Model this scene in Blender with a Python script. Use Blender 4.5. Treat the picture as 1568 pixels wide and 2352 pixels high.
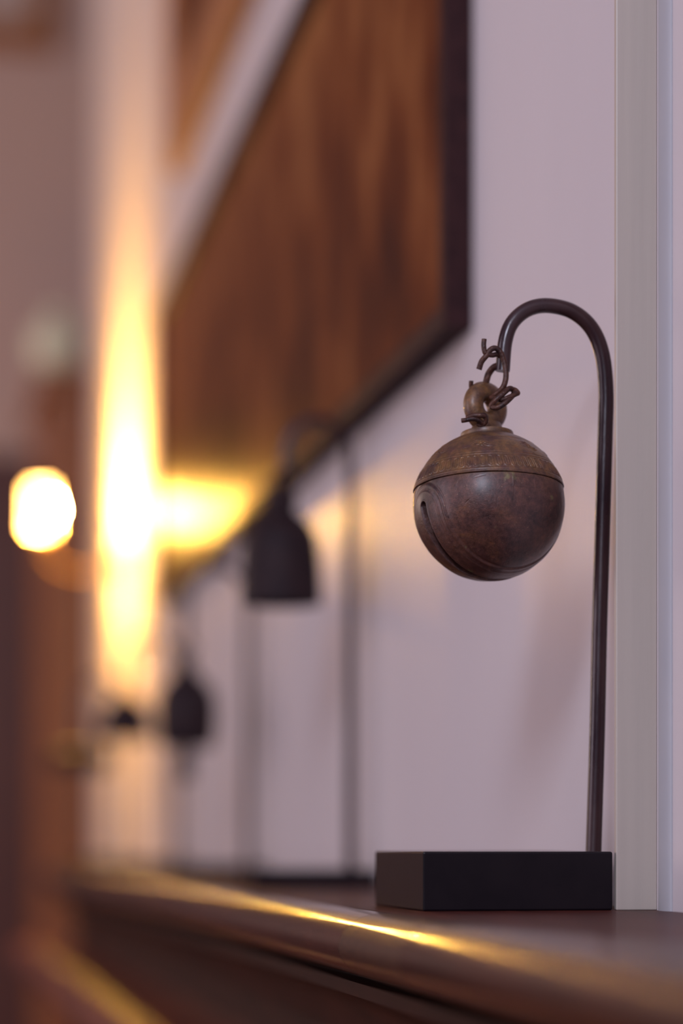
import bpy, math, random
import numpy as np
from mathutils import Vector, Matrix

for o in list(bpy.data.objects):
    bpy.data.objects.remove(o)
S = bpy.context.scene
COL = S.collection
PI = math.pi

# ------------------------------------------------------------------ camera
cam_d = bpy.data.cameras.new('camera')
cam = bpy.data.objects.new('camera', cam_d)
COL.objects.link(cam)
S.camera = cam
cam_d.sensor_fit = 'VERTICAL'
cam_d.sensor_height = 36.0
cam_d.sensor_width = 24.0
cam_d.lens = 85.0
cam_d.shift_y = 769.0 / 2352.0
cam_d.clip_start = 0.02
YAW = math.atan(1004.0 / 5553.0)
cam.location = (0, 0, 0.0294)
cam.rotation_euler = (PI / 2, 0, -YAW)
cam_d.dof.use_dof = True
cam_d.dof.focus_distance = 1.118
cam_d.dof.aperture_fstop = 2.8
cam_d.dof.aperture_blades = 9
cam_d.dof.aperture_rotation = 0.3

# ------------------------------------------------------------------ world, light, exposure
w = bpy.data.worlds.new('world')
S.world = w
w.use_nodes = True
w.node_tree.nodes['Background'].inputs[0].default_value = (0.62, 0.6, 0.8, 1)
w.node_tree.nodes['Background'].inputs[1].default_value = 0.02


def area(name, loc, target, sx, sy, power, col):
    l = bpy.data.lights.new(name, 'AREA')
    l.shape = 'RECTANGLE'
    l.size, l.size_y = sx, sy
    l.energy = power
    l.color = col
    o = bpy.data.objects.new(name, l)
    COL.objects.link(o)
    o.location = loc
    o.rotation_euler = (Vector(target) - Vector(loc)).to_track_quat('-Z', 'Z').to_euler()
    return o


# daylight through the window of the end wall behind the camera, and of the long wall opposite the mantel, plus an added far fill
area('daylight_end_window', (-1.36, -2.42, 2.0), (-1.36, 0, 2.0), 0.85, 1.1, 108, (0.76, 0.82, 1.0))
area('far_wall_fill', (-3.12, 5.6, 0.9), (0, 5.6, 0.9), 1.2, 1.6, 46, (1.0, 0.78, 0.68))  # fill light added to brighten the far wall, no known window there
area('daylight_side_window', (-3.12, 1.1, 0.55), (0, 1.1, 0.55), 2.6, 1.7, 37, (0.96, 0.84, 0.96))

S.view_settings.view_transform = 'Standard'
S.view_settings.look = 'None'
S.view_settings.exposure = 0.0
S.view_settings.gamma = 1.0
S.view_settings.use_curve_mapping = False


# ------------------------------------------------------------------ materials
def srgb(r, g, b):
    f = lambda c: (c / 255 / 12.92) if c / 255 <= 0.04045 else ((c / 255 + 0.055) / 1.055) ** 2.4
    return (f(r), f(g), f(b), 1)


def mat(name, c1, c2=None, rough=0.5, metal=0.0, scale=20, stretch=(1, 1, 1), bump=0.0, bscale=None,
        coat=0.0, coat_rough=0.1, lo=0.35, hi=0.65, spec=0.5, rvar=0.0, detail=5, ior=1.5):
    m = bpy.data.materials.new(name)
    m.use_nodes = True
    nt = m.node_tree
    p = nt.nodes['Principled BSDF']
    p.inputs['Roughness'].default_value = rough
    p.inputs['Metallic'].default_value = metal
    p.inputs['Coat Weight'].default_value = coat
    p.inputs['Coat Roughness'].default_value = coat_rough
    p.inputs['Specular IOR Level'].default_value = spec
    p.inputs['IOR'].default_value = ior
    tc = nt.nodes.new('ShaderNodeTexCoord')
    mp = nt.nodes.new('ShaderNodeMapping')
    mp.inputs['Scale'].default_value = stretch
    nt.links.new(tc.outputs['Object'], mp.inputs[0])
    n = nt.nodes.new('ShaderNodeTexNoise')
    n.inputs['Scale'].default_value = scale
    n.inputs['Detail'].default_value = detail
    nt.links.new(mp.outputs[0], n.inputs['Vector'])
    rp = nt.nodes.new('ShaderNodeValToRGB')
    rp.color_ramp.elements[0].position = lo
    rp.color_ramp.elements[1].position = hi
    rp.color_ramp.elements[0].color = c1
    rp.color_ramp.elements[1].color = c2 or c1
    nt.links.new(n.outputs['Fac'], rp.inputs[0])
    nt.links.new(rp.outputs[0], p.inputs['Base Color'])
    if rvar:
        mr = nt.nodes.new('ShaderNodeMapRange')
        mr.inputs['From Min'].default_value = 0.3
        mr.inputs['From Max'].default_value = 0.7
        mr.inputs['To Min'].default_value = rough - rvar
        mr.inputs['To Max'].default_value = rough + rvar
        nt.links.new(n.outputs['Fac'], mr.inputs[0])
        nt.links.new(mr.outputs[0], p.inputs['Roughness'])
    if bump:
        n2 = nt.nodes.new('ShaderNodeTexNoise')
        n2.inputs['Scale'].default_value = bscale or scale * 4
        n2.inputs['Detail'].default_value = 6
        nt.links.new(mp.outputs[0], n2.inputs['Vector'])
        b = nt.nodes.new('ShaderNodeBump')
        b.inputs['Strength'].default_value = bump
        b.inputs['Distance'].default_value = 0.001
        nt.links.new(n2.outputs['Fac'], b.inputs['Height'])
        nt.links.new(b.outputs[0], p.inputs['Normal'])
    return m


M = {}
M['wall'] = mat('painted_wall', (0.70, 0.63, 0.655, 1), (0.735, 0.66, 0.68, 1), rough=0.37, ior=1.10, scale=5, bump=0.06, bscale=60,
                stretch=(1, 1, 0.3))
M['trim'] = mat('painted_trim', (0.52, 0.44, 0.385, 1), (0.55, 0.465, 0.405, 1), rough=0.45, scale=140, stretch=(1, 1, 0.03),
                bump=0.12, bscale=300)
M['bead'] = mat('painted_bead', (0.47, 0.46, 0.50, 1), (0.50, 0.485, 0.52, 1), rough=0.55, spec=0.3, scale=20)
M['far_wall'] = mat('far_plaster', (0.74, 0.50, 0.43, 1), (0.78, 0.52, 0.43, 1), rough=0.7, scale=2)
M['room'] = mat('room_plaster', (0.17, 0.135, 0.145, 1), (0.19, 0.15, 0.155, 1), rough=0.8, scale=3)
M['ceiling'] = mat('ceiling_plaster', (0.45, 0.40, 0.42, 1), (0.48, 0.42, 0.43, 1), rough=0.8, scale=3)
M['floorwood'] = mat('floor_boards', (0.12, 0.05, 0.028, 1), (0.17, 0.08, 0.04, 1), rough=0.4, scale=6, stretch=(8, 0.6, 1))
M['mahogany'] = mat('shade_toned_mahogany', (0.016, 0.005, 0.004, 1), (0.036, 0.010, 0.007, 1), rough=0.45, spec=0.12, scale=30,  # for parts under the shelf: base colour darkened to carry the shade there
                    stretch=(3, 0.35, 3), coat=0.10, coat_rough=0.12, bump=0.025, bscale=160)
M['shelftop'] = mat('waxed_mahogany_top', (0.045, 0.011, 0.009, 1), (0.095, 0.021, 0.015, 1), rough=0.5, spec=0.1, scale=30,
                    stretch=(3, 0.35, 3), coat=0.13, coat_rough=0.12, bump=0.02, bscale=160)
M['nosing'] = mat('polished_mahogany_nosing', (0.026, 0.008, 0.006, 1), (0.060, 0.015, 0.010, 1), rough=0.4, spec=0.15, scale=30,
                    stretch=(3, 0.35, 3), coat=0.85, coat_rough=0.125, bump=0.03, bscale=160)
M['worn'] = mat('worn_mahogany', (0.03, 0.011, 0.008, 1), (0.075, 0.03, 0.016, 1), rough=0.45, spec=0.2, scale=160,
                stretch=(4, 0.9, 4), coat=0.6, coat_rough=0.13, bump=0.35, bscale=420)
M['redwood'] = mat('reddish_mahogany', (0.19, 0.036, 0.018, 1), (0.30, 0.065, 0.026, 1), rough=0.35, scale=14, stretch=(3, 0.35, 3),
                   coat=0.7, coat_rough=0.14)
M['black'] = mat('black_lacquer', (0.008, 0.005, 0.008, 1), (0.011, 0.007, 0.010, 1), rough=0.32, scale=60, spec=0.2, bump=0.02, bscale=500)
M['iron'] = mat('browned_steel_rod', (0.026, 0.011, 0.017, 1), (0.050, 0.021, 0.024, 1), rough=0.28, metal=0.15, scale=70,
                stretch=(1, 1, 0.3), spec=0.6, bump=0.1, bscale=500, rvar=0.08)
M['wire'] = mat('rusty_iron_wire', (0.030, 0.012, 0.012, 1), (0.12, 0.045, 0.028, 1), rough=0.42, metal=0.3, scale=220, bump=0.4, bscale=900)
M['frame'] = mat('dark_frame_wood', (0.032, 0.014, 0.016, 1), (0.052, 0.021, 0.022, 1), rough=0.6, scale=40, stretch=(3, .5, 3), spec=0.2, ior=1.25)
M['brownframe'] = mat('chestnut_frame_wood', (0.38, 0.125, 0.03, 1), (0.48, 0.17, 0.042, 1), rough=0.45, scale=30, stretch=(3, .5, 3))
M['darkbell'] = mat('dark_bronze', (0.018, 0.010, 0.014, 1), (0.035, 0.018, 0.020, 1), rough=0.6, metal=0.2, spec=0.2, scale=60)
M['cup'] = mat('cupboard_wood', (0.30, 0.095, 0.032, 1), (0.40, 0.14, 0.045, 1), rough=0.45, scale=12, stretch=(4, 4, .5))
M['panel'] = mat('wainscot_wood', (0.115, 0.032, 0.024, 1), (0.16, 0.045, 0.03, 1), rough=0.45, scale=12, stretch=(4, 4, .5))
M['brass'] = mat('aged_brass', (0.35, 0.2, 0.07, 1), (0.45, 0.27, 0.1, 1), rough=0.3, metal=0.9, scale=40)
M['pale'] = mat('pale_celadon_glaze', (0.86, 0.84, 0.60, 1), (0.86, 0.84, 0.66, 1), rough=0.15, scale=20)
M['mount'] = mat('pale_mount_card', (0.68, 0.50, 0.44, 1), (0.72, 0.54, 0.47, 1), rough=0.7, scale=10)
M['white'] = mat('white_window_paint', (0.7, 0.7, 0.72, 1), rough=0.5)


def emission(name, col, st):
    m = bpy.data.materials.new(name)
    m.use_nodes = True
    p = m.node_tree.nodes['Principled BSDF']
    p.inputs['Base Color'].default_value = (0.8, 0.7, 0.5, 1)
    p.inputs['Emission Color'].default_value = col
    p.inputs['Emission Strength'].default_value = st
    return m


M['bulb'] = emission('glowing_bulb', (1.0, 0.49, 0.085, 1), 6200)
M['shade'] = emission('lit_parchment_shade', (1.0, 0.50, 0.12, 1), 32)


def bronze():
    m = bpy.data.materials.new('patinated_bell_bronze')
    m.use_nodes = True
    nt = m.node_tree
    L = nt.links.new
    p = nt.nodes['Principled BSDF']
    tc = nt.nodes.new('ShaderNodeTexCoord')

    def noise(scale, detail=6, rough=0.6, dist=0.0):
        n = nt.nodes.new('ShaderNodeTexNoise')
        n.inputs['Scale'].default_value = scale
        n.inputs['Detail'].default_value = detail
        n.inputs['Roughness'].default_value = rough
        n.inputs['Distortion'].default_value = dist
        L(tc.outputs['Object'], n.inputs['Vector'])
        return n.outputs['Fac']

    def ramp(fac, stops):
        r = nt.nodes.new('ShaderNodeValToRGB')
        e = r.color_ramp.elements
        e[0].position, e[0].color = stops[0]
        e[1].position, e[1].color = stops[-1]
        for pos, c in stops[1:-1]:
            k = e.new(pos)
            k.color = c
        L(fac, r.inputs[0])
        return r.outputs[0]

    def mix(fac, a, b):
        x = nt.nodes.new('ShaderNodeMix')
        x.data_type = 'RGBA'
        L(fac, x.inputs['Factor'])
        for s, v in ((6, a), (7, b)):
            if isinstance(v, tuple):
                x.inputs[s].default_value = v
            else:
                L(v, x.inputs[s])
        return x.outputs[2]

    base = ramp(noise(38, 8, 0.65, 0.6), [(0.32, (0.040, 0.017, 0.019, 1)), (0.46, (0.105, 0.042, 0.036, 1)),
                                          (0.57, (0.13, 0.053, 0.036, 1)), (0.68, (0.21, 0.088, 0.032, 1))])
    # yellow-brown wear of the chased upper cap (height along the bell's own axis)
    sep = nt.nodes.new('ShaderNodeSeparateXYZ')
    L(tc.outputs['Object'], sep.inputs[0])
    mr = nt.nodes.new('ShaderNodeMapRange')
    mr.inputs['From Min'].default_value = 0.005
    mr.inputs['From Max'].default_value = 0.010
    L(sep.outputs['Z'], mr.inputs[0])
    mul = nt.nodes.new('ShaderNodeMath')
    mul.operation = 'MULTIPLY'
    L(mr.outputs[0], mul.inputs[0])
    L(ramp(noise(120, 6), [(0.35, (0, 0, 0, 1)), (0.65, (1, 1, 1, 1))]), mul.inputs[1])
    c = mix(mul.outputs[0], base, (0.22, 0.105, 0.034, 1))
    spots = ramp(noise(95, 4, 0.5), [(0.68, (0, 0, 0, 1)), (0.74, (0.8, 0.8, 0.8, 1))])
    c = mix(spots, c, (0.20, 0.17, 0.075, 1))
    green = ramp(noise(60, 7, 0.75, 1.0), [(0.70, (0, 0, 0, 1)), (0.76, (0.8, 0.8, 0.8, 1))])
    c = mix(green, c, (0.20, 0.25, 0.16, 1))
    specks = ramp(noise(800, 2), [(0.66, (0, 0, 0, 1)), (0.76, (0.6, 0.6, 0.6, 1))])
    c = mix(specks, c, (0.30, 0.19, 0.12, 1))
    mot = ramp(noise(330, 8, 0.75), [(0.36, (0.50, 0.47, 0.50, 1)), (0.52, (0.95, 0.95, 0.95, 1)), (0.66, (1.4, 1.32, 1.2, 1))])
    mm = nt.nodes.new('ShaderNodeMix')
    mm.data_type = 'RGBA'
    mm.blend_type = 'MULTIPLY'
    mm.inputs['Factor'].default_value = 1.0
    L(c, mm.inputs[6])
    L(mot, mm.inputs[7])
    c = mm.outputs[2]
    L(c, p.inputs['Base Color'])
    p.inputs['Metallic'].default_value = 0.3
    p.inputs['Coat Weight'].default_value = 0.5
    p.inputs['Coat Roughness'].default_value = 0.33
    rr = nt.nodes.new('ShaderNodeMapRange')
    rr.inputs['From Min'].default_value = 0.3
    rr.inputs['From Max'].default_value = 0.7
    rr.inputs['To Min'].default_value = 0.27
    rr.inputs['To Max'].default_value = 0.50
    L(noise(140, 8), rr.inputs[0])
    L(rr.outputs[0], p.inputs['Roughness'])
    b = nt.nodes.new('ShaderNodeBump')
    b.inputs['Strength'].default_value = 0.55
    b.inputs['Distance'].default_value = 0.0006
    L(noise(420, 8, 0.7), b.inputs['Height'])
    L(b.outputs[0], p.inputs['Normal'])
    return m


M['bronze'] = bronze()


def painting():
    m = bpy.data.materials.new('brown_panorama_painting')
    m.use_nodes = True
    nt = m.node_tree
    L = nt.links.new
    p = nt.nodes['Principled BSDF']
    tc = nt.nodes.new('ShaderNodeTexCoord')
    mp = nt.nodes.new('ShaderNodeMapping')
    mp.inputs['Scale'].default_value = (1, 1.0, 0.55)
    L(tc.outputs['Object'], mp.inputs[0])
    n = nt.nodes.new('ShaderNodeTexNoise')
    n.inputs['Scale'].default_value = 13
    n.inputs['Detail'].default_value = 4
    n.inputs['Roughness'].default_value = 0.55
    L(mp.outputs[0], n.inputs['Vector'])
    # paler sky towards the top of the picture
    sep = nt.nodes.new('ShaderNodeSeparateXYZ')
    L(tc.outputs['Object'], sep.inputs[0])
    mr = nt.nodes.new('ShaderNodeMapRange')
    mr.inputs['From Min'].default_value = 0.10
    mr.inputs['From Max'].default_value = 0.38
    mr.inputs['To Min'].default_value = -0.05
    mr.inputs['To Max'].default_value = 0.16
    L(sep.outputs['Z'], mr.inputs[0])
    ad = nt.nodes.new('ShaderNodeMath')
    L(n.outputs['Fac'], ad.inputs[0])
    L(mr.outputs[0], ad.inputs[1])
    r = nt.nodes.new('ShaderNodeValToRGB')
    e = r.color_ramp.elements
    e[0].position, e[0].color = 0.32, (0.050, 0.012, 0.008, 1)
    e[1].position, e[1].color = 0.75, (0.34, 0.13, 0.045, 1)
    k = e.new(0.46)
    k.color = (0.12, 0.029, 0.010, 1)
    k = e.new(0.58)
    k.color = (0.20, 0.057, 0.018, 1)
    L(ad.outputs[0], r.inputs[0])
    L(r.outputs[0], p.inputs['Base Color'])
    p.inputs['Roughness'].default_value = 0.33
    p.inputs['IOR'].default_value = 1.055
    return m


M['painting'] = painting()


# ------------------------------------------------------------------ mesh helpers
def mesh_obj(name, v, f, m, parent=None, smooth=False, loc=None):
    me = bpy.data.meshes.new(name)
    me.from_pydata([tuple(p) for p in v], [], f)
    me.validate()
    me.update()
    if smooth:
        me.polygons.foreach_set('use_smooth', [True] * len(me.polygons))
    me.materials.append(m)
    o = bpy.data.objects.new(name, me)
    COL.objects.link(o)
    if parent:
        o.parent = parent
    if loc:
        o.location = loc
    return o


def bevel(o, wd, seg=2):
    b = o.modifiers.new('bevel', 'BEVEL')
    b.width = wd
    b.segments = seg
    b.limit_method = 'ANGLE'
    return o


def box(name, a, b, m, parent=None, bev=0):
    (x0, y0, z0), (x1, y1, z1) = a, b
    v = [(x0, y0, z0), (x1, y0, z0), (x1, y1, z0), (x0, y1, z0), (x0, y0, z1), (x1, y0, z1), (x1, y1, z1), (x0, y1, z1)]
    f = [(3, 2, 1, 0), (4, 5, 6, 7), (0, 1, 5, 4), (1, 2, 6, 5), (2, 3, 7, 6), (3, 0, 4, 7)]
    o = mesh_obj(name, v, f, m, parent)
    if bev:
        bevel(o, bev)
    return o


def prism(name, prof, y0, y1, m, parent=None, smooth=False):
    """closed (x, z) outline, counter-clockwise seen from -y, swept along y"""
    n = len(prof)
    v = [(x, y0, z) for x, z in prof] + [(x, y1, z) for x, z in prof]
    f = [tuple(range(n)), tuple(range(2 * n - 1, n - 1, -1))]
    f += [(i, i + n, (i + 1) % n + n, (i + 1) % n) for i in range(n)]
    o = mesh_obj(name, v, f, m, parent, smooth)
    return o


def smooth_angle(o, deg=35):
    me = o.data
    me.polygons.foreach_set('use_smooth', [True] * len(me.polygons))
    try:
        me.set_sharp_from_angle(angle=math.radians(deg))
    except Exception:
        pass
    return o


def lathe(name, prof, m, parent=None, seg=48, loc=None):
    v, f = [], []
    n = len(prof)
    for r, z in prof:
        for k in range(seg):
            a = 2 * PI * k / seg
            v.append((max(r, 1e-5) * math.cos(a), max(r, 1e-5) * math.sin(a), z))
    for i in range(n - 1):
        for k in range(seg):
            k2 = (k + 1) % seg
            f.append((i * seg + k, i * seg + k2, (i + 1) * seg + k2, (i + 1) * seg + k))
    f.append(tuple(range(seg - 1, -1, -1)))
    f.append(tuple((n - 1) * seg + k for k in range(seg)))
    o = mesh_obj(name, v, f, m, parent, loc=loc)
    return smooth_angle(o, 40)


def catmull(pts, per=8):
    P = [Vector(p) for p in pts]
    P = [2 * P[0] - P[1]] + P + [2 * P[-1] - P[-2]]
    out = []
    for i in range(1, len(P) - 2):
        for k in range(per):
            t = k / per
            a, b, c, d = P[i - 1], P[i], P[i + 1], P[i + 2]
            out.append(0.5 * ((2 * b) + (c - a) * t + (2 * a - 5 * b + 4 * c - d) * t * t + (3 * b - a - 3 * c + d) * t ** 3))
    out.append(P[-2])
    return out


def tube(name, pts, r, m, parent=None, seg=20, per=8, r_end=None):
    path = catmull(pts, per)
    n = len(path)
    v, f = [], []
    t0 = (path[1] - path[0]).normalized()
    u = t0.orthogonal().normalized()
    for i, p in enumerate(path):
        t = (path[min(i + 1, n - 1)] - path[max(i - 1, 0)]).normalized()
        u = (u - t * u.dot(t)).normalized()
        wv = t.cross(u)
        rr = r if r_end is None else r + (r_end - r) * i / (n - 1)
        for k in range(seg):
            a = 2 * PI * k / seg
            v.append(p + rr * (math.cos(a) * u + math.sin(a) * wv))
    for i in range(n - 1):
        for k in range(seg):
            k2 = (k + 1) % seg
            f.append((i * seg + k, i * seg + k2, (i + 1) * seg + k2, (i + 1) * seg + k))
    f.append(tuple(range(seg - 1, -1, -1)))
    f.append(tuple((n - 1) * seg + k for k in range(seg)))
    o = mesh_obj(name, v, f, m, parent)
    return smooth_angle(o, 50)


def torus(name, R, r, m, parent=None, M4=Matrix(), S1=48, S2=20, flat=1.0):
    v, f = [], []
    for i in range(S1):
        a = 2 * PI * i / S1
        for k in range(S2):
            b = 2 * PI * k / S2
            p = Vector(((R + r * math.cos(b)) * math.cos(a), (R + r * math.cos(b)) * math.sin(a), r * flat * math.sin(b)))
            v.append(M4 @ p)
    for i in range(S1):
        for k in range(S2):
            f.append((i * S2 + k, ((i + 1) % S1) * S2 + k, ((i + 1) % S1) * S2 + (k + 1) % S2, i * S2 + (k + 1) % S2))
    return mesh_obj(name, v, f, m, parent, smooth=True)


def empty(name, loc=(0, 0, 0), rz=0):
    o = bpy.data.objects.new(name, None)
    COL.objects.link(o)
    o.location = loc
    o.rotation_euler = (0, 0, rz)
    o.empty_display_size = 0.02
    return o


def tag(o, label=None, cat=None, group=None, kind=None):
    for k, v in (('label', label), ('category', cat), ('group', group), ('kind', kind)):
        if v:
            o[k] = v
    return o


# ------------------------------------------------------------------ the room
WX = 0.3435          # face of the mantel wall
ZF, ZC = -1.2, 3.0   # floor and ceiling
YN, YF = -2.5, 7.0


def struct(o, label, cat):
    return tag(o, label, cat, kind='structure')


struct(box('wall_right', (WX, YN, ZF), (WX + 0.12, 4.45, ZC), M['wall']),
       'pale lilac painted wall running back behind the row of bells', 'wall')
struct(box('wall_far', (-3.2, YF, ZF), (3.0, YF + 0.1, ZC), M['far_wall']),
       'blurred tan wall at the far end of the room', 'wall')
struct(box('wall_left', (-3.3, YN, ZF), (-3.2, YF, ZC), M['room']), 'wall of the room opposite the mantelpiece', 'wall')
struct(box('wall_back', (-3.2, YN - 0.1, ZF), (WX, YN, ZC), M['room']), 'end wall behind the viewer', 'wall')
struct(box('wall_passage', (WX + 0.12, 4.35, ZF), (3.0, 4.45, ZC), M['room']), 'side of the passage beyond the mantel wall', 'wall')
struct(box('floor', (-3.2, YN, ZF - 0.1), (3.0, YF, ZF), M['floorwood']), 'brown wooden floor of the room', 'floor')
struct(box('ceiling', (-3.2, YN, ZC), (3.0, YF, ZC + 0.1), M['ceiling']), 'plain plaster ceiling of the room', 'ceiling')
struct(bevel(box('trim_1', (0.3238, 1.0775, 0.0), (WX, 1.0810, ZC), M['trim']), 0.0006, 2),
       'beige painted vertical batten beside the stand of the round bell', 'trim')
bd = [(WX, 0.0)]
bead = []
for k in range(13):
    a = PI * k / 12
    bead.append((1.0640 + 0.0095 * math.cos(a), 0.0022 * math.sin(a)))
bv = [(WX - h, y, 0.0) for y, h in bead] + [(WX - h, y, ZC) for y, h in bead]
bf = [(i, i + 1, i + 14, i + 13) for i in range(12)] + [(12, 0, 13, 25)]
struct(mesh_obj('trim_2', bv, bf, M['bead'], smooth=True), 'slim rounded bluish white bead at the right edge', 'trim')

# windows that let the daylight in, and an added unseen frame round the far fill light
def window(name, c, ax, hw, hh, label):
    fr = None
    bars = [(-hw - .05, -hh - .05, -hw, hh + .05), (hw, -hh - .05, hw + .05, hh + .05), (-hw, hh, hw, hh + .05),
            (-hw, -hh - .05, hw, -hh)]
    root = empty(name, c)
    for q in bars:
        if ax == 'x':
            box('window_frame', (-.02, q[0], q[1]), (.03, q[2], q[3]), M['white'], root)
        else:
            box('window_frame', (q[0], -.02, q[1]), (q[2], .03, q[3]), M['white'], root)
    return struct(root, label, 'window')


window('far_fill_frame', (-3.2 + 0.021, 5.6, 0.9), 'x', 0.6, 0.8, 'added unseen window frame round the fill light for the far wall')
window('window_1', (-1.36, YN + 0.021, 2.0), 'y', 0.425, 0.55, 'daylit window in the end wall')
window('window_2', (-3.2 + 0.021, 1.1, 0.55), 'x', 1.3, 0.85, 'wide daylit window opposite the mantelpiece')

# ------------------------------------------------------------------ mantelpiece
mantel = tag(empty('mantelpiece', (0.27, 1.0, ZF)), 'long dark polished mahogany mantelpiece with rounded front edge carrying the bells', 'mantelpiece')


def mz(o):   # keep world coordinates while parenting to the mantel
    o.parent = mantel
    o.matrix_parent_inverse = Matrix.Translation((-0.27, -1.0, -ZF))
    return o


YE = 3.45
box_top = prism('shelf_board', [(WX - .0005, -0.03), (WX - .0005, 0.0), (0.2135, 0.0), (0.2135, -0.03)], -0.4, YE, M['shelftop'])
mz(box_top)


def nose(y0, y1, m, dx=0.0):
    pr = [(0.2133, -0.0300), (0.2133, -0.0002)]
    for k in range(1, 18):
        a = PI / 2 + PI * k / 18
        pr.append((0.2105 + dx + 0.0205 * math.cos(a), -0.0151 + 0.0149 * math.sin(a)))
    o = prism('shelf_nosing', pr, y0, y1, m)
    smooth_angle(o, 40)
    return mz(o)


nose(-0.4, 0.925, M['nosing'])
nose(0.9252, 1.0588, M['worn'])
nose(1.0592, YE, M['nosing'])
# bed mould, frieze and lower rail under the shelf
cove = [(0.2135, -0.0330), (0.2060, -0.0335), (0.2060, -0.0400)]
for k in range(9):
    a = PI / 2 * k / 8
    cove.append((0.2060 + 0.026 * math.sin(a), -0.0660 + 0.026 * math.cos(a)))
cove += [(0.2330, -0.0700), (0.3380, -0.0700), (0.3380, -0.0330)]
mz(smooth_angle(prism('bed_moulding', cove[::-1], -0.35, YE - 0.015, M['mahogany']), 40))
mz(prism('fillet', [(0.2165, -0.0332), (0.2165, -0.0298), (0.338, -0.0298), (0.338, -0.0332)], -0.37, YE - 0.01, M['black']))
mz(prism('frieze', [(0.238, -0.0975), (0.238, -0.0700), (0.338, -0.0700), (0.338, -0.0975)], -0.35, YE - 0.02, M['mahogany']))
rail = [(0.338, -0.22), (0.338, -0.0975), (0.230, -0.0975), (0.185, -0.1010)]
for k in range(13):
    a = math.radians(80) + PI * 0.85 * k / 12
    rail.append((0.170 + 0.020 * math.cos(a), -0.1215 + 0.020 * math.sin(a)))
rail += [(0.185, -0.150), (0.222, -0.175), (0.225, -0.22)]
mz(smooth_angle(prism('lower_ledge', rail, -0.35, YE - 0.02, M['redwood']), 40))
mz(prism('fascia', [(0.232, -1.1), (0.232, -0.22), (0.338, -0.22), (0.338, -1.1)], -0.35, YE - 0.02, M['mahogany']))
mz(prism('plinth', [(0.222, ZF), (0.222, -1.1), (0.338, -1.1), (0.338, ZF)], -0.36, YE - 0.01, M['mahogany']))

# ------------------------------------------------------------------ the near stand
ST = tag(empty('bell_stand', (0.278, 1.135, 0)), 'black block bell stand with tall hooked steel rod, nearest and in focus', 'bell stand',
         'hooked bell stands on the mantelpiece')


def keep(o, root):
    o.parent = root
    o.matrix_parent_inverse = Matrix.Translation(-Vector(root.location))
    return o


keep(box('base', (0.2326, 1.0775, 0.0), (0.3222, 1.192, 0.0272), M['black'], bev=0.0009), ST)
keep(tube('hook_rod', [(0.3232, 1.113, 0.024), (0.3253, 1.114, 0.0804), (0.3268, 1.115, 0.1324), (0.3282, 1.115, 0.180), (0.3296, 1.115, 0.2261),
                       (0.3300, 1.115, 0.2480), (0.3280, 1.115, 0.2655), (0.3225, 1.115, 0.2775), (0.3130, 1.115, 0.2848),
                       (0.3008, 1.115, 0.2870), (0.2912, 1.115, 0.2846), (0.2839, 1.115, 0.2781), (0.2805, 1.115, 0.2690),
                       (0.2792, 1.115, 0.2550)], 0.0038, M['iron'], seg=32, per=12, r_end=0.00345), ST)

# ------------------------------------------------------------------ the round bell
BC = Vector((0.2725, 1.115, 0.1915))
R = 0.0359
SLOT_AZ = math.radians(198)
bell = tag(empty('round_bell', BC), 'round brown bronze bell with slit and chased cap, in sharp focus', 'bell', 'bells hanging from the stands')
bell.rotation_euler = (math.radians(-6), 0, 0)      # hangs a little askew


def gauss(x, s):
    return np.exp(-(x / s) ** 2)


def sphere_part(name, e0, e1, ne, na, fn, m, parent, hole=None):
    el = np.radians(np.linspace(e0, e1, ne))
    az = np.linspace(0, 2 * PI, na, endpoint=False)
    E, A = np.meshgrid(el, az, indexing='ij')
    r = fn(np.degrees(E), np.degrees(A)) * R
    X = r * np.cos(E) * np.cos(A)
    Y = r * np.cos(E) * np.sin(A)
    Z = r * np.sin(E)
    co = np.stack([X, Y, Z], -1).reshape(-1, 3)
    i = np.arange(ne - 1)[:, None]
    k = np.arange(na)[None, :]
    k2 = (k + 1) % na
    q = np.stack([i * na + k, i * na + k2, (i + 1) * na + k2, (i + 1) * na + k], -1).reshape(-1, 4)
    if hole is not None:
        hv = hole(np.degrees(E), np.degrees(A)).ravel()
        q = q[~hv[q].all(axis=1)]
    me = bpy.data.meshes.new(name)
    me.vertices.add(len(co))
    me.vertices.foreach_set('co', co.ravel())
    me.loops.add(q.size)
    me.loops.foreach_set('vertex_index', q.ravel().astype(np.int32))
    me.polygons.add(len(q))
    me.polygons.foreach_set('loop_start', (np.arange(len(q)) * 4).astype(np.int32))
    me.polygons.foreach_set('loop_total', np.full(len(q), 4, np.int32))
    me.update(calc_edges=True)
    me.validate()
    me.polygons.foreach_set('use_smooth', [True] * len(me.polygons))
    me.materials.append(m)
    o = bpy.data.objects.new(name, me)
    COL.objects.link(o)
    o.parent = parent
    return o


n_h = np.array([-math.sin(SLOT_AZ), math.cos(SLOT_AZ)])
s_h = np.array([math.cos(SLOT_AZ), math.sin(SLOT_AZ)])


def slit(e, a):      # the open slit, from one side under the bottom to the other
    ce, se = np.cos(np.radians(e)), np.sin(np.radians(e))
    x, y = ce * np.cos(np.radians(a)), ce * np.sin(np.radians(a))
    off = np.degrees(np.arcsin(np.clip(x * n_h[0] + y * n_h[1], -1, 1)))
    along = np.degrees(np.arctan2(x * s_h[0] + y * s_h[1], -se))
    return np.hypot(np.abs(off), np.maximum(np.abs(along) - 83.0, 0)) < 3.0


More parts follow.
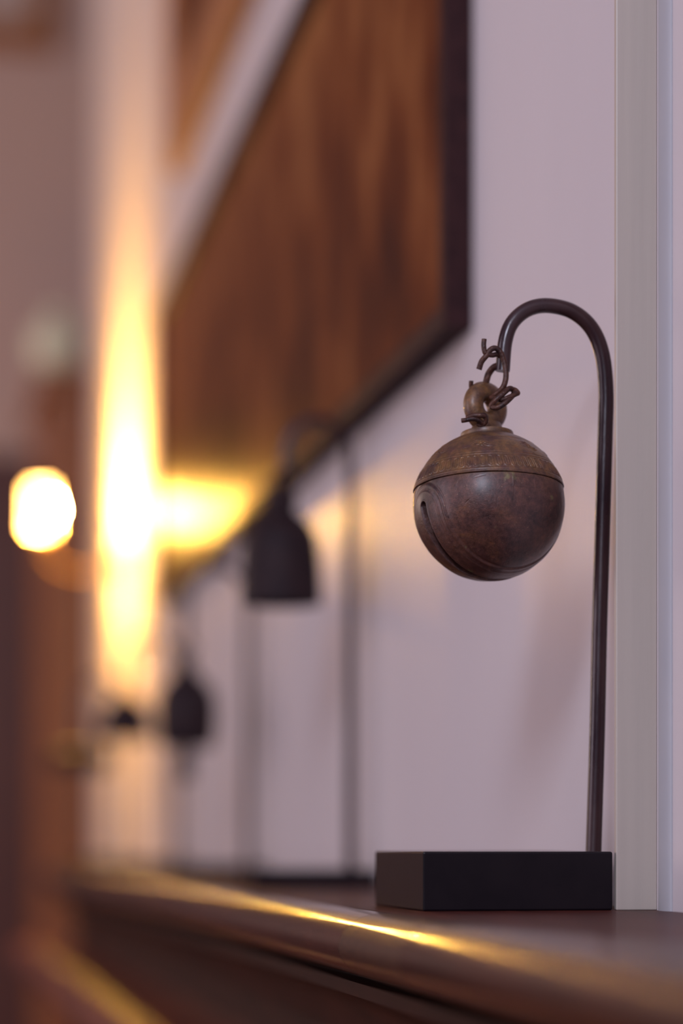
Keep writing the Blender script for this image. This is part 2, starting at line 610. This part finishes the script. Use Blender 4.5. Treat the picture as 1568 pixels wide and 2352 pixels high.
def body_fn(e, a):
    ce, se = np.cos(np.radians(e)), np.sin(np.radians(e))
    x, y = ce * np.cos(np.radians(a)), ce * np.sin(np.radians(a))
    off = np.degrees(np.arcsin(np.clip(x * n_h[0] + y * n_h[1], -1, 1)))          # angle from the slot plane
    along = np.degrees(np.arctan2(x * s_h[0] + y * s_h[1], -se))                 # angle along it from the bottom pole
    over = np.maximum(np.abs(along) - 83.0, 0)
    d = np.hypot(np.abs(off), over)                                              # slot centre-line distance
    over2 = np.maximum(np.abs(along) - 78.0, 0)
    d2 = np.hypot(np.abs(off) * 1.0, over2)
    slot = 1 / (1 + np.exp((d - 3.3) / 0.10))
    r = 1.0 + 0.010 * gauss(d2 - 20.5, 1.3) - 0.006 * gauss(d2 - 23.0, 1.2) + 0.004 * gauss(d2 - 15.5, 0.7)
    r += 0.008 * np.clip((20.5 - d2) / 6, 0, 1) + 0.004 * gauss(d - 4.2, 0.8)
    r -= 0.07 * slot
    # scratches and dents
    for (ea, aa, ln, tilt, dep) in ((2, 232, 7, 70, .003), (-14, 262, 12, 84, .0025), (-6, 275, 16, 86, .002), (-10, 240, 3, 40, .006),
                                    (-22, 255, 5, 20, .002), (8, 250, 8, 12, .0018), (-28, 272, 5, 60, .002)):
        de, da = e - ea, ((a - aa + 180) % 360 - 180) * ce
        t = math.radians(tilt)
        al = da * math.cos(t) + de * math.sin(t)
        ac = -da * math.sin(t) + de * math.cos(t)
        r -= dep * gauss(ac, 0.35) * (1 / (1 + np.exp((np.abs(al) - ln / 2) / 0.4)))
    # worn rectangular chased mark high on the right
    da = ((a - 284 + 180) % 360 - 180) * ce
    q = np.maximum(np.abs(da) / 9, np.abs(e - 4) / 3.6)
    r += 0.0035 * gauss(q - 1.0, 0.09)
    q = np.hypot(da - 1, (e - 4.5) * 1.2)
    r += 0.004 * gauss((q / 1.5) % 1 - 0.5, 0.2) * (q < 3)
    r -= 0.010 * np.clip((e - 10.9) / 0.5, 0, 1)
    return r


def cap_fn(e, a):
    ce = np.cos(np.radians(e))
    r = 1.018 - 0.026 * np.clip((e - 11.2) / 16, 0, 1) - 0.02 * np.clip((e - 27) / 35, 0, 1) ** 1.4
    r -= 0.012 * np.clip((11.7 - e) / 0.5, 0, 1)
    r += 0.0045 * gauss(e - 28.0, 0.6) - 0.004 * gauss(e - 29.4, 0.7) + 0.003 * gauss(e - 14.0, 0.5) + 0.004 * gauss(e - 50, .6) - .003 * gauss(e - 51.5, .6)
    # how much the chasing has worn away, varying round the cap
    wear = 0.62 + 0.28 * np.sin(np.radians(a * 5 + e * 3)) * np.sin(np.radians(a * 3.0 - e * 7 + 40)) + 0.2 * np.sin(np.radians(a * 13 + e * 11))
    wear = np.clip(wear, 0.12, 1.0)
    # upright oval petals
    NP = 62
    per = 360 / NP
    aj = a + 0.7 * np.sin(np.radians(a * 9)) + 0.12 * (e - 20)
    fa = ((aj / per) % 1 - 0.5) * per * 0.93
    d = np.hypot(fa, np.maximum(np.abs(e - 20.8) - 3.0, 0))
    r += wear * (0.012 * gauss(d - 1.75, 0.45) * ((e > 14) & (e < 27.5)) + 0.006 * gauss(d, 0.6))
    # running S-scrolls with a rosette in every second turn
    wv = 40.0 + 3.4 * np.sin(2 * PI * a / 24.0)
    d = (e - wv) / np.sqrt(1 + (3.4 * 2 * PI / 24.0 * np.cos(2 * PI * a / 24.0)) ** 2 / 0.6)
    on = 1 / (1 + np.exp(-(np.sin(2 * PI * a / 48.0 + 0.6) + 0.35) / 0.08))
    r += wear * on * 0.011 * (gauss(d - 0.9, 0.32) + gauss(d + 0.9, 0.32) + 0.6 * gauss(d, 0.25))
    fa = ((a / 48.0 + 0.30) % 1 - 0.5) * 48.0 * 0.77
    q = np.hypot(fa, e - 40.5)
    ph = np.arctan2(e - 40.5, fa)
    r += wear * 0.010 * (gauss(q - 3.0 - 0.8 * np.cos(5 * ph), 0.4) + gauss(q, 0.8))
    return r


sphere_part('bell_body', -89.8, 11.4, 360, 960, body_fn, M['bronze'], bell, slit)
sphere_part('bell_cap', 11.2, 72, 260, 1240, cap_fn, M['bronze'], bell)
zt = 0.0342
col_o = lathe('collar', [(0.001, zt - 0.004), (0.0118, zt - 0.0035), (0.0128, zt - 0.0012), (0.0124, zt + 0.0004), (0.0095, zt + 0.0011),
                         (0.0078, zt + 0.0020), (0.0066, zt + 0.0050), (0.001, zt + 0.0055)], M['bronze'], bell, seg=72)
# thick cast eye: a ring turned so that its hole shows narrow
RM = Matrix.Translation((-0.0005, 0, 0.0474)) @ Matrix.Rotation(math.radians(27), 4, 'Z') @ Matrix.Rotation(PI / 2, 4, 'X')
torus('suspension_eye', 0.0074, 0.0048, M['bronze'], bell, RM, S1=64, S2=28)


# ------------------------------------------------------------------ rusty wire that ties the bell to the hook (bell-centred millimetres: right, back, up)
wire = tag(empty('wire_tie', BC + Vector((0, 0, 0.047))), 'bent rusty iron wire tying the round bell to its hook', 'wire')


def W(pts, r=0.0012, name='wire_strand', per=8):
    p = [(BC.x + x / 1000, BC.y + y / 1000, BC.z + z / 1000) for x, y, z in pts]
    o = tube(name, p, r, M['wire'], seg=14, per=per)
    return keep(o, wire)


def px(u, v, y=0.0):     # drawn on a 4.85 units-per-millimetre sheet laid over the bell, origin at the bell's middle
    return ((u - 1122) / 4.85, y, (1158 - v) / 4.85)


W([px(1104, 784, -6), px(1103, 800, -6), px(1107, 816, -6), px(1122, 820, -6), px(1136, 817, -5), px(1148, 822, -4)])
W([px(1094, 852, -4), px(1099, 835, -5), px(1109, 822, -6), px(1118, 809, -6), px(1130, 804, -6), px(1143, 814, -6), px(1152, 838, -6), px(1154, 868, -7),
   px(1148, 892, -7), px(1136, 906, -5), px(1126, 912, 0)], 0.00135)
W([px(1108, 900, 8), px(1094, 896, 7), px(1086, 884, 5), px(1085, 871, 4)], 0.0011)
W([px(1119, 884, 5), px(1122, 866, 4), px(1127, 852, 4), px(1136, 840, 2), px(1148, 836, 0)], 0.0016)
W([px(1116, 942, -10), px(1128, 945, -12), px(1148, 932, -12.5), px(1168, 912, -10), px(1170, 901, -8), px(1158, 899, -10), px(1140, 914, -11.5),
   px(1126, 926, -11.5), px(1117, 936, -10.5), px(1116, 942, -10)], 0.0013)
W([px(1124, 914, -3), px(1138, 926, -11), px(1156, 920, -12), px(1172, 912, -11), px(1178, 908, -10), px(1172, 899, -8), px(1160, 895, -5)], 0.0012)
W([px(1050, 973, -7), px(1060, 972, -8), px(1072, 970, -9), px(1086, 972, -9), px(1097, 978, -8)], 0.0011)
W([px(1064, 966, -6), px(1074, 962, -8), px(1090, 962, -9.5), px(1102, 962, -9), px(1105, 973, -8), px(1097, 981, -7), px(1088, 977, -6)], 0.0013)


# ------------------------------------------------------------------ the blurred stands and bells behind
def flat_stand(x0, x1, y0, rod, end, label, ln=0.11):
    """thin black plate, rod at rod=(x, y), apex height z, hook end at end=(x, z)"""
    rx, ry, zt_ = rod
    ex, ez = end
    root = tag(empty('bell_stand', ((x0 + x1) / 2, y0 + ln / 2, 0)), label, 'bell stand', 'hooked bell stands on the mantelpiece')
    keep(box('base', (x0, y0, 0.0), (x1, y0 + ln, 0.0128), M['black'], bev=0.0008), root)
    mx = (rx + ex) / 2
    hw = (rx - ex) / 2
    pts = [(rx, ry, 0.007), (rx, ry, zt_ * 0.35), (rx, ry, zt_ * 0.65), (rx, ry, zt_ - hw * 1.25)]
    for k in range(1, 8):
        a = PI * k / 7.5
        pts.append((mx + hw * math.cos(a), ry, zt_ - hw + hw * math.sin(a)))
    pts.append((ex, ry, ez))
    keep(tube('hook_rod', pts, 0.0040, M['iron'], seg=20, per=6), root)
    return root


def hang(name, c, label):
    return tag(empty(name, c), label, 'bell', 'bells hanging from the stands')


# second: dome-shaped bell
flat_stand(0.246, 0.336, 1.715, (0.3265, 1.77, 0.346), (0.2783, 0.3089), 'thin black based bell stand holding the blurred dome bell')
b = hang('dome_bell', (0.2745, 1.77, 0.2085), 'dark blurred dome shaped bell with flat rim, second from the front')
b.scale = (1.13, 1.13, 1)
lathe('bell_body', [(0.0205, 0.004), (0.0235, 0.0), (0.0262, 0.0005), (0.0263, 0.006), (0.0258, 0.022), (0.0249, 0.040), (0.0230, 0.051), (0.0195, 0.059),
                    (0.0140, 0.065), (0.0095, 0.069), (0.0090, 0.074)], M['darkbell'], b)
lathe('crown', [(0.0085, 0.072), (0.0105, 0.075), (0.0105, 0.081), (0.0080, 0.085), (0.004, 0.087)], M['darkbell'], b)
torus('suspension_eye', 0.0062, 0.0026, M['darkbell'], b, Matrix.Translation((0.0035, 0, 0.092)) @ Matrix.Rotation(PI / 2, 4, 'X'))
# third: lantern-shaped bell with a clapper
flat_stand(0.246, 0.336, 2.262, (0.3265, 2.315, 0.300), (0.2675, 0.2270), 'thin black based bell stand holding the blurred bell with a hanging clapper')
b = hang('lantern_bell', (0.2675, 2.315, 0.1250), 'dark blurred bud shaped bell with spike and hanging clapper, third from the front')
b.scale = (1.28, 1.28, 1)
lathe('bell_body', [(0.012, 0.003), (0.0185, 0.0), (0.0205, 0.004), (0.0222, 0.020), (0.0225, 0.040), (0.0205, 0.053), (0.0150, 0.063), (0.0090, 0.070),
                    (0.0055, 0.078), (0.0040, 0.090)], M['darkbell'], b)
torus('suspension_eye', 0.0048, 0.0020, M['darkbell'], b, Matrix.Translation((0, 0, 0.0955)) @ Matrix.Rotation(PI / 2, 4, 'X'))
lathe('clapper', [(0.002, -0.032), (0.0048, -0.029), (0.0052, -0.022), (0.0038, -0.012), (0.0030, 0.002), (0.0030, 0.012)], M['darkbell'], b, seg=24)
# fourth: small cone bell
flat_stand(0.246, 0.336, 2.885, (0.3265, 2.94, 0.286), (0.2660, 0.2252), 'thin black based bell stand holding the blurred cone bell')
b = hang('cone_bell', (0.2650, 2.94, 0.1660), 'small dark blurred cone bell, fourth from the front')
lathe('bell_body', [(0.028, -0.003), (0.0325, -0.006), (0.0335, -0.001), (0.0320, 0.014), (0.0270, 0.030), (0.0180, 0.041), (0.0080, 0.047), (0.004, 0.050)],
      M['darkbell'], b)
torus('suspension_eye', 0.0042, 0.0018, M['darkbell'], b, Matrix.Translation((0.001, 0, 0.0535)) @ Matrix.Rotation(PI / 2, 4, 'X'))
# fifth: shallow gong-shaped bell
flat_stand(0.225, 0.312, 3.300, (0.2960, 3.352, 0.262), (0.2407, 0.1889), 'thin black based bell stand at the far end of the mantelpiece')
b = hang('gong_bell', (0.2397, 3.352, 0.1480), 'shallow dark blurred gong shaped bell, farthest along the mantelpiece')
lathe('bell_body', [(0.038, -0.008), (0.0435, -0.010), (0.0450, -0.005), (0.0440, 0.010), (0.034, 0.0175), (0.014, 0.021), (0.0045, 0.022), (0.003, 0.026)],
      M['darkbell'], b)
torus('suspension_eye', 0.0060, 0.0016, M['darkbell'], b, Matrix.Translation((0.001, 0, 0.0335)) @ Matrix.Rotation(PI / 2, 4, 'X'))


# ------------------------------------------------------------------ pictures on the mantel wall
def wall_picture(name, y0, y1, z0, z1, depth, face, fm, pm, label):
    root = tag(empty(name, (WX, (y0 + y1) / 2, z0)), label, 'picture')
    xf = WX - depth
    g = 0.0004

    def member(pts_yz_outer, pts_yz_inner):
        # mitred bar: outer edge full depth, small inner bevel
        (ya, za), (yb, zb) = pts_yz_outer
        (yc, zc_), (yd, zd) = pts_yz_inner
        ym, zm = lambda s: (ya + (yc - ya) * s, yb + (yd - yb) * s), lambda s: (za + (zc_ - za) * s, zb + (zd - zb) * s)
        v = []
        for (s, x) in ((0, WX - g), (0, xf), (0.72, xf), (1, xf + 0.005), (1, WX - g)):
            yy, zz = ym(s), zm(s)
            v += [(x, yy[0], zz[0]), (x, yy[1], zz[1])]
        f = [(0, 1, 3, 2), (2, 3, 5, 4), (4, 5, 7, 6), (6, 7, 9, 8), (8, 9, 1, 0), (0, 2, 4, 6, 8), (1, 9, 7, 5, 3)]
        o = mesh_obj('frame_bar', v, f, fm)
        import bmesh
        bm = bmesh.new()
        bm.from_mesh(o.data)
        bmesh.ops.recalc_face_normals(bm, faces=bm.faces)
        bm.to_mesh(o.data)
        bm.free()
        keep(o, root)

    O = [(y0, z0), (y1, z0), (y1, z1), (y0, z1)]
    I = [(y0 + face, z0 + face), (y1 - face, z0 + face), (y1 - face, z1 - face), (y0 + face, z1 - face)]
    for k in range(4):
        member((O[k], O[(k + 1) % 4]), (I[k], I[(k + 1) % 4]))
    c = box('canvas', (xf + 0.008, y0 + face - 0.002, z0 + face - 0.002), (WX - 0.002, y1 - face + 0.002, z1 - face + 0.002), pm)
    # object coordinates start at the picture's lower edge
    me = c.data
    for vv in me.vertices:
        vv.co -= Vector((WX, y0, z0))
    c.location = (WX, y0, z0)
    keep(c, root)
    return root


wall_picture('panorama_picture', 1.4455, 3.215, 0.3480, 0.7420, 0.018, 0.020, M['frame'], M['painting'],
             'long brown painting in a black frame hanging above the bells')
wall_picture('upper_picture', 2.15, 3.02, 0.872, 1.45, 0.022, 0.085, M['brownframe'], M['painting'],
             'blurred chestnut framed picture hung higher, cut by the top edge')

# ------------------------------------------------------------------ wall lamp beyond the painting
LX, LY, LZ = 0.2176, 3.80, 0.557
lamp = tag(empty('wall_lamp', (WX, LY, LZ - 0.08)), 'small glowing wall lamp at far left beyond the long painting', 'lamp')
bp = lathe('backplate', [(0.001, 0), (0.032, 0), (0.034, 0.004), (0.022, 0.010), (0.012, 0.014), (0.001, 0.015)], M['brass'])
bp.rotation_euler = (0, -PI / 2, 0)
bp.location = (WX - 0.0003, LY, LZ - 0.085)
keep(bp, lamp)
keep(tube('arm', [(WX - 0.013, LY, LZ - 0.085), (WX - 0.05, LY, LZ - 0.098), (WX - 0.095, LY, LZ - 0.095), (LX + 0.006, LY, LZ - 0.078), (LX, LY, LZ - 0.055)],
          0.0035, M['brass']), lamp)
cu = lathe('socket', [(0.004, -0.056), (0.0065, -0.052), (0.0072, -0.040), (0.0062, -0.038), (0.0062, -0.022), (0.003, -0.021)], M['brass'])
cu.location = (LX, LY, LZ)
keep(cu, lamp)
bu = lathe('bulb', [(0.0055, -0.022), (0.008, -0.016), (0.0125, -0.006), (0.0130, 0.002), (0.011, 0.011), (0.006, 0.018), (0.001, 0.021)], M['bulb'])
bu.location = (LX, LY, LZ)
keep(bu, lamp)
# curved shield on the room side, open towards the wall
sv, sf = [], []
NS = 40
for k in range(NS + 1):
    a = math.radians(66) + math.radians(219) * k / NS
    for rr, zz in ((0.0255, -0.030), (0.0245, 0.032), (0.0230, 0.032), (0.0240, -0.030)):
        sv.append((LX + rr * math.cos(a), LY + rr * math.sin(a), LZ + zz))
for k in range(NS):
    for j in range(4):
        sf.append((k * 4 + j, (k + 1) * 4 + j, (k + 1) * 4 + (j + 1) % 4, k * 4 + (j + 1) % 4))
sf += [(3, 2, 1, 0), (NS * 4, NS * 4 + 1, NS * 4 + 2, NS * 4 + 3)]
keep(smooth_angle(mesh_obj('shade', sv, sf, M['shade']), 40), lamp)

# ------------------------------------------------------------------ far end of the room
cb = tag(empty('tall_cupboard', (0.62, 5.55, ZF)), 'tall dark reddish wooden cupboard at the far end, half hidden by the wall', 'cupboard')
keep(box('carcass', (0.305, 5.32, ZF + 0.08), (0.95, 5.80, 1.02), M['cup'], bev=0.004), cb)
keep(box('cornice', (0.285, 5.30, 1.02), (0.97, 5.82, 1.075), M['cup'], bev=0.01), cb)
keep(box('plinth', (0.295, 5.31, ZF), (0.96, 5.81, ZF + 0.08), M['cup'], bev=0.003), cb)
for k in range(2):
    d = box('door', (0.325 + 0.31 * k, 5.305, ZF + 0.12), (0.62 + 0.31 * k, 5.3195, 0.98), M['cup'], bev=0.003)
    keep(d, cb)
    kn = lathe('knob', [(0.004, 0), (0.004, 0.012), (0.012, 0.018), (0.012, 0.026), (0.004, 0.030)], M['cup'], seg=20)
    kn.rotation_euler = (PI / 2, 0, 0)
    kn.location = (0.60 if k == 0 else 0.66, 5.3045, -0.2)
    kn.parent = d
    kn.matrix_parent_inverse = Matrix.Translation(Vector(cb.location)) if False else d.matrix_basis.inverted()
vs = tag(empty('round_ornament', (0.338, 5.42, 1.075)), 'small pale round blurred ornament on top of the far cupboard', 'ornament')
lathe('ornament_body', [(0.02, 0.0), (0.034, 0.004), (0.054, 0.032), (0.062, 0.066), (0.056, 0.100), (0.036, 0.122), (0.022, 0.128)], M['pale'], vs)
lathe('ornament_neck', [(0.0205, 0.1265), (0.020, 0.136), (0.025, 0.146), (0.021, 0.1465), (0.017, 0.136), (0.017, 0.1265)], M['pale'], vs)

wn = tag(empty('wainscot', (-1.2, YF, ZF)), 'dark red wooden wainscot panelling on the far wall', 'panelling', kind='structure')
keep(box('backing', (-3.15, YF - 0.015, ZF + 0.002), (2.95, YF - 0.0005, 1.10), M['panel']), wn)
keep(box('cap_rail', (-3.15, YF - 0.05, 1.10), (2.95, YF - 0.0005, 1.15), M['panel'], bev=0.006), wn)
for k in range(10):
    keep(box('panel', (-3.1 + 0.6 * k, YF - 0.035, -1.0), (-2.6 + 0.6 * k, YF - 0.0155, 0.98), M['panel'], bev=0.01), wn)

fp = tag(empty('far_print', (0.1, YF, 2.31)), 'blurred brown framed print with pale mount, top left corner', 'picture')
keep(box('frame', (-0.60, YF - 0.03, 2.31), (0.43, YF - 0.0005, 2.90), M['brownframe'], bev=0.006), fp)
keep(box('mount', (-0.53, YF - 0.034, 2.39), (0.36, YF - 0.0305, 2.83), M['mount']), fp)
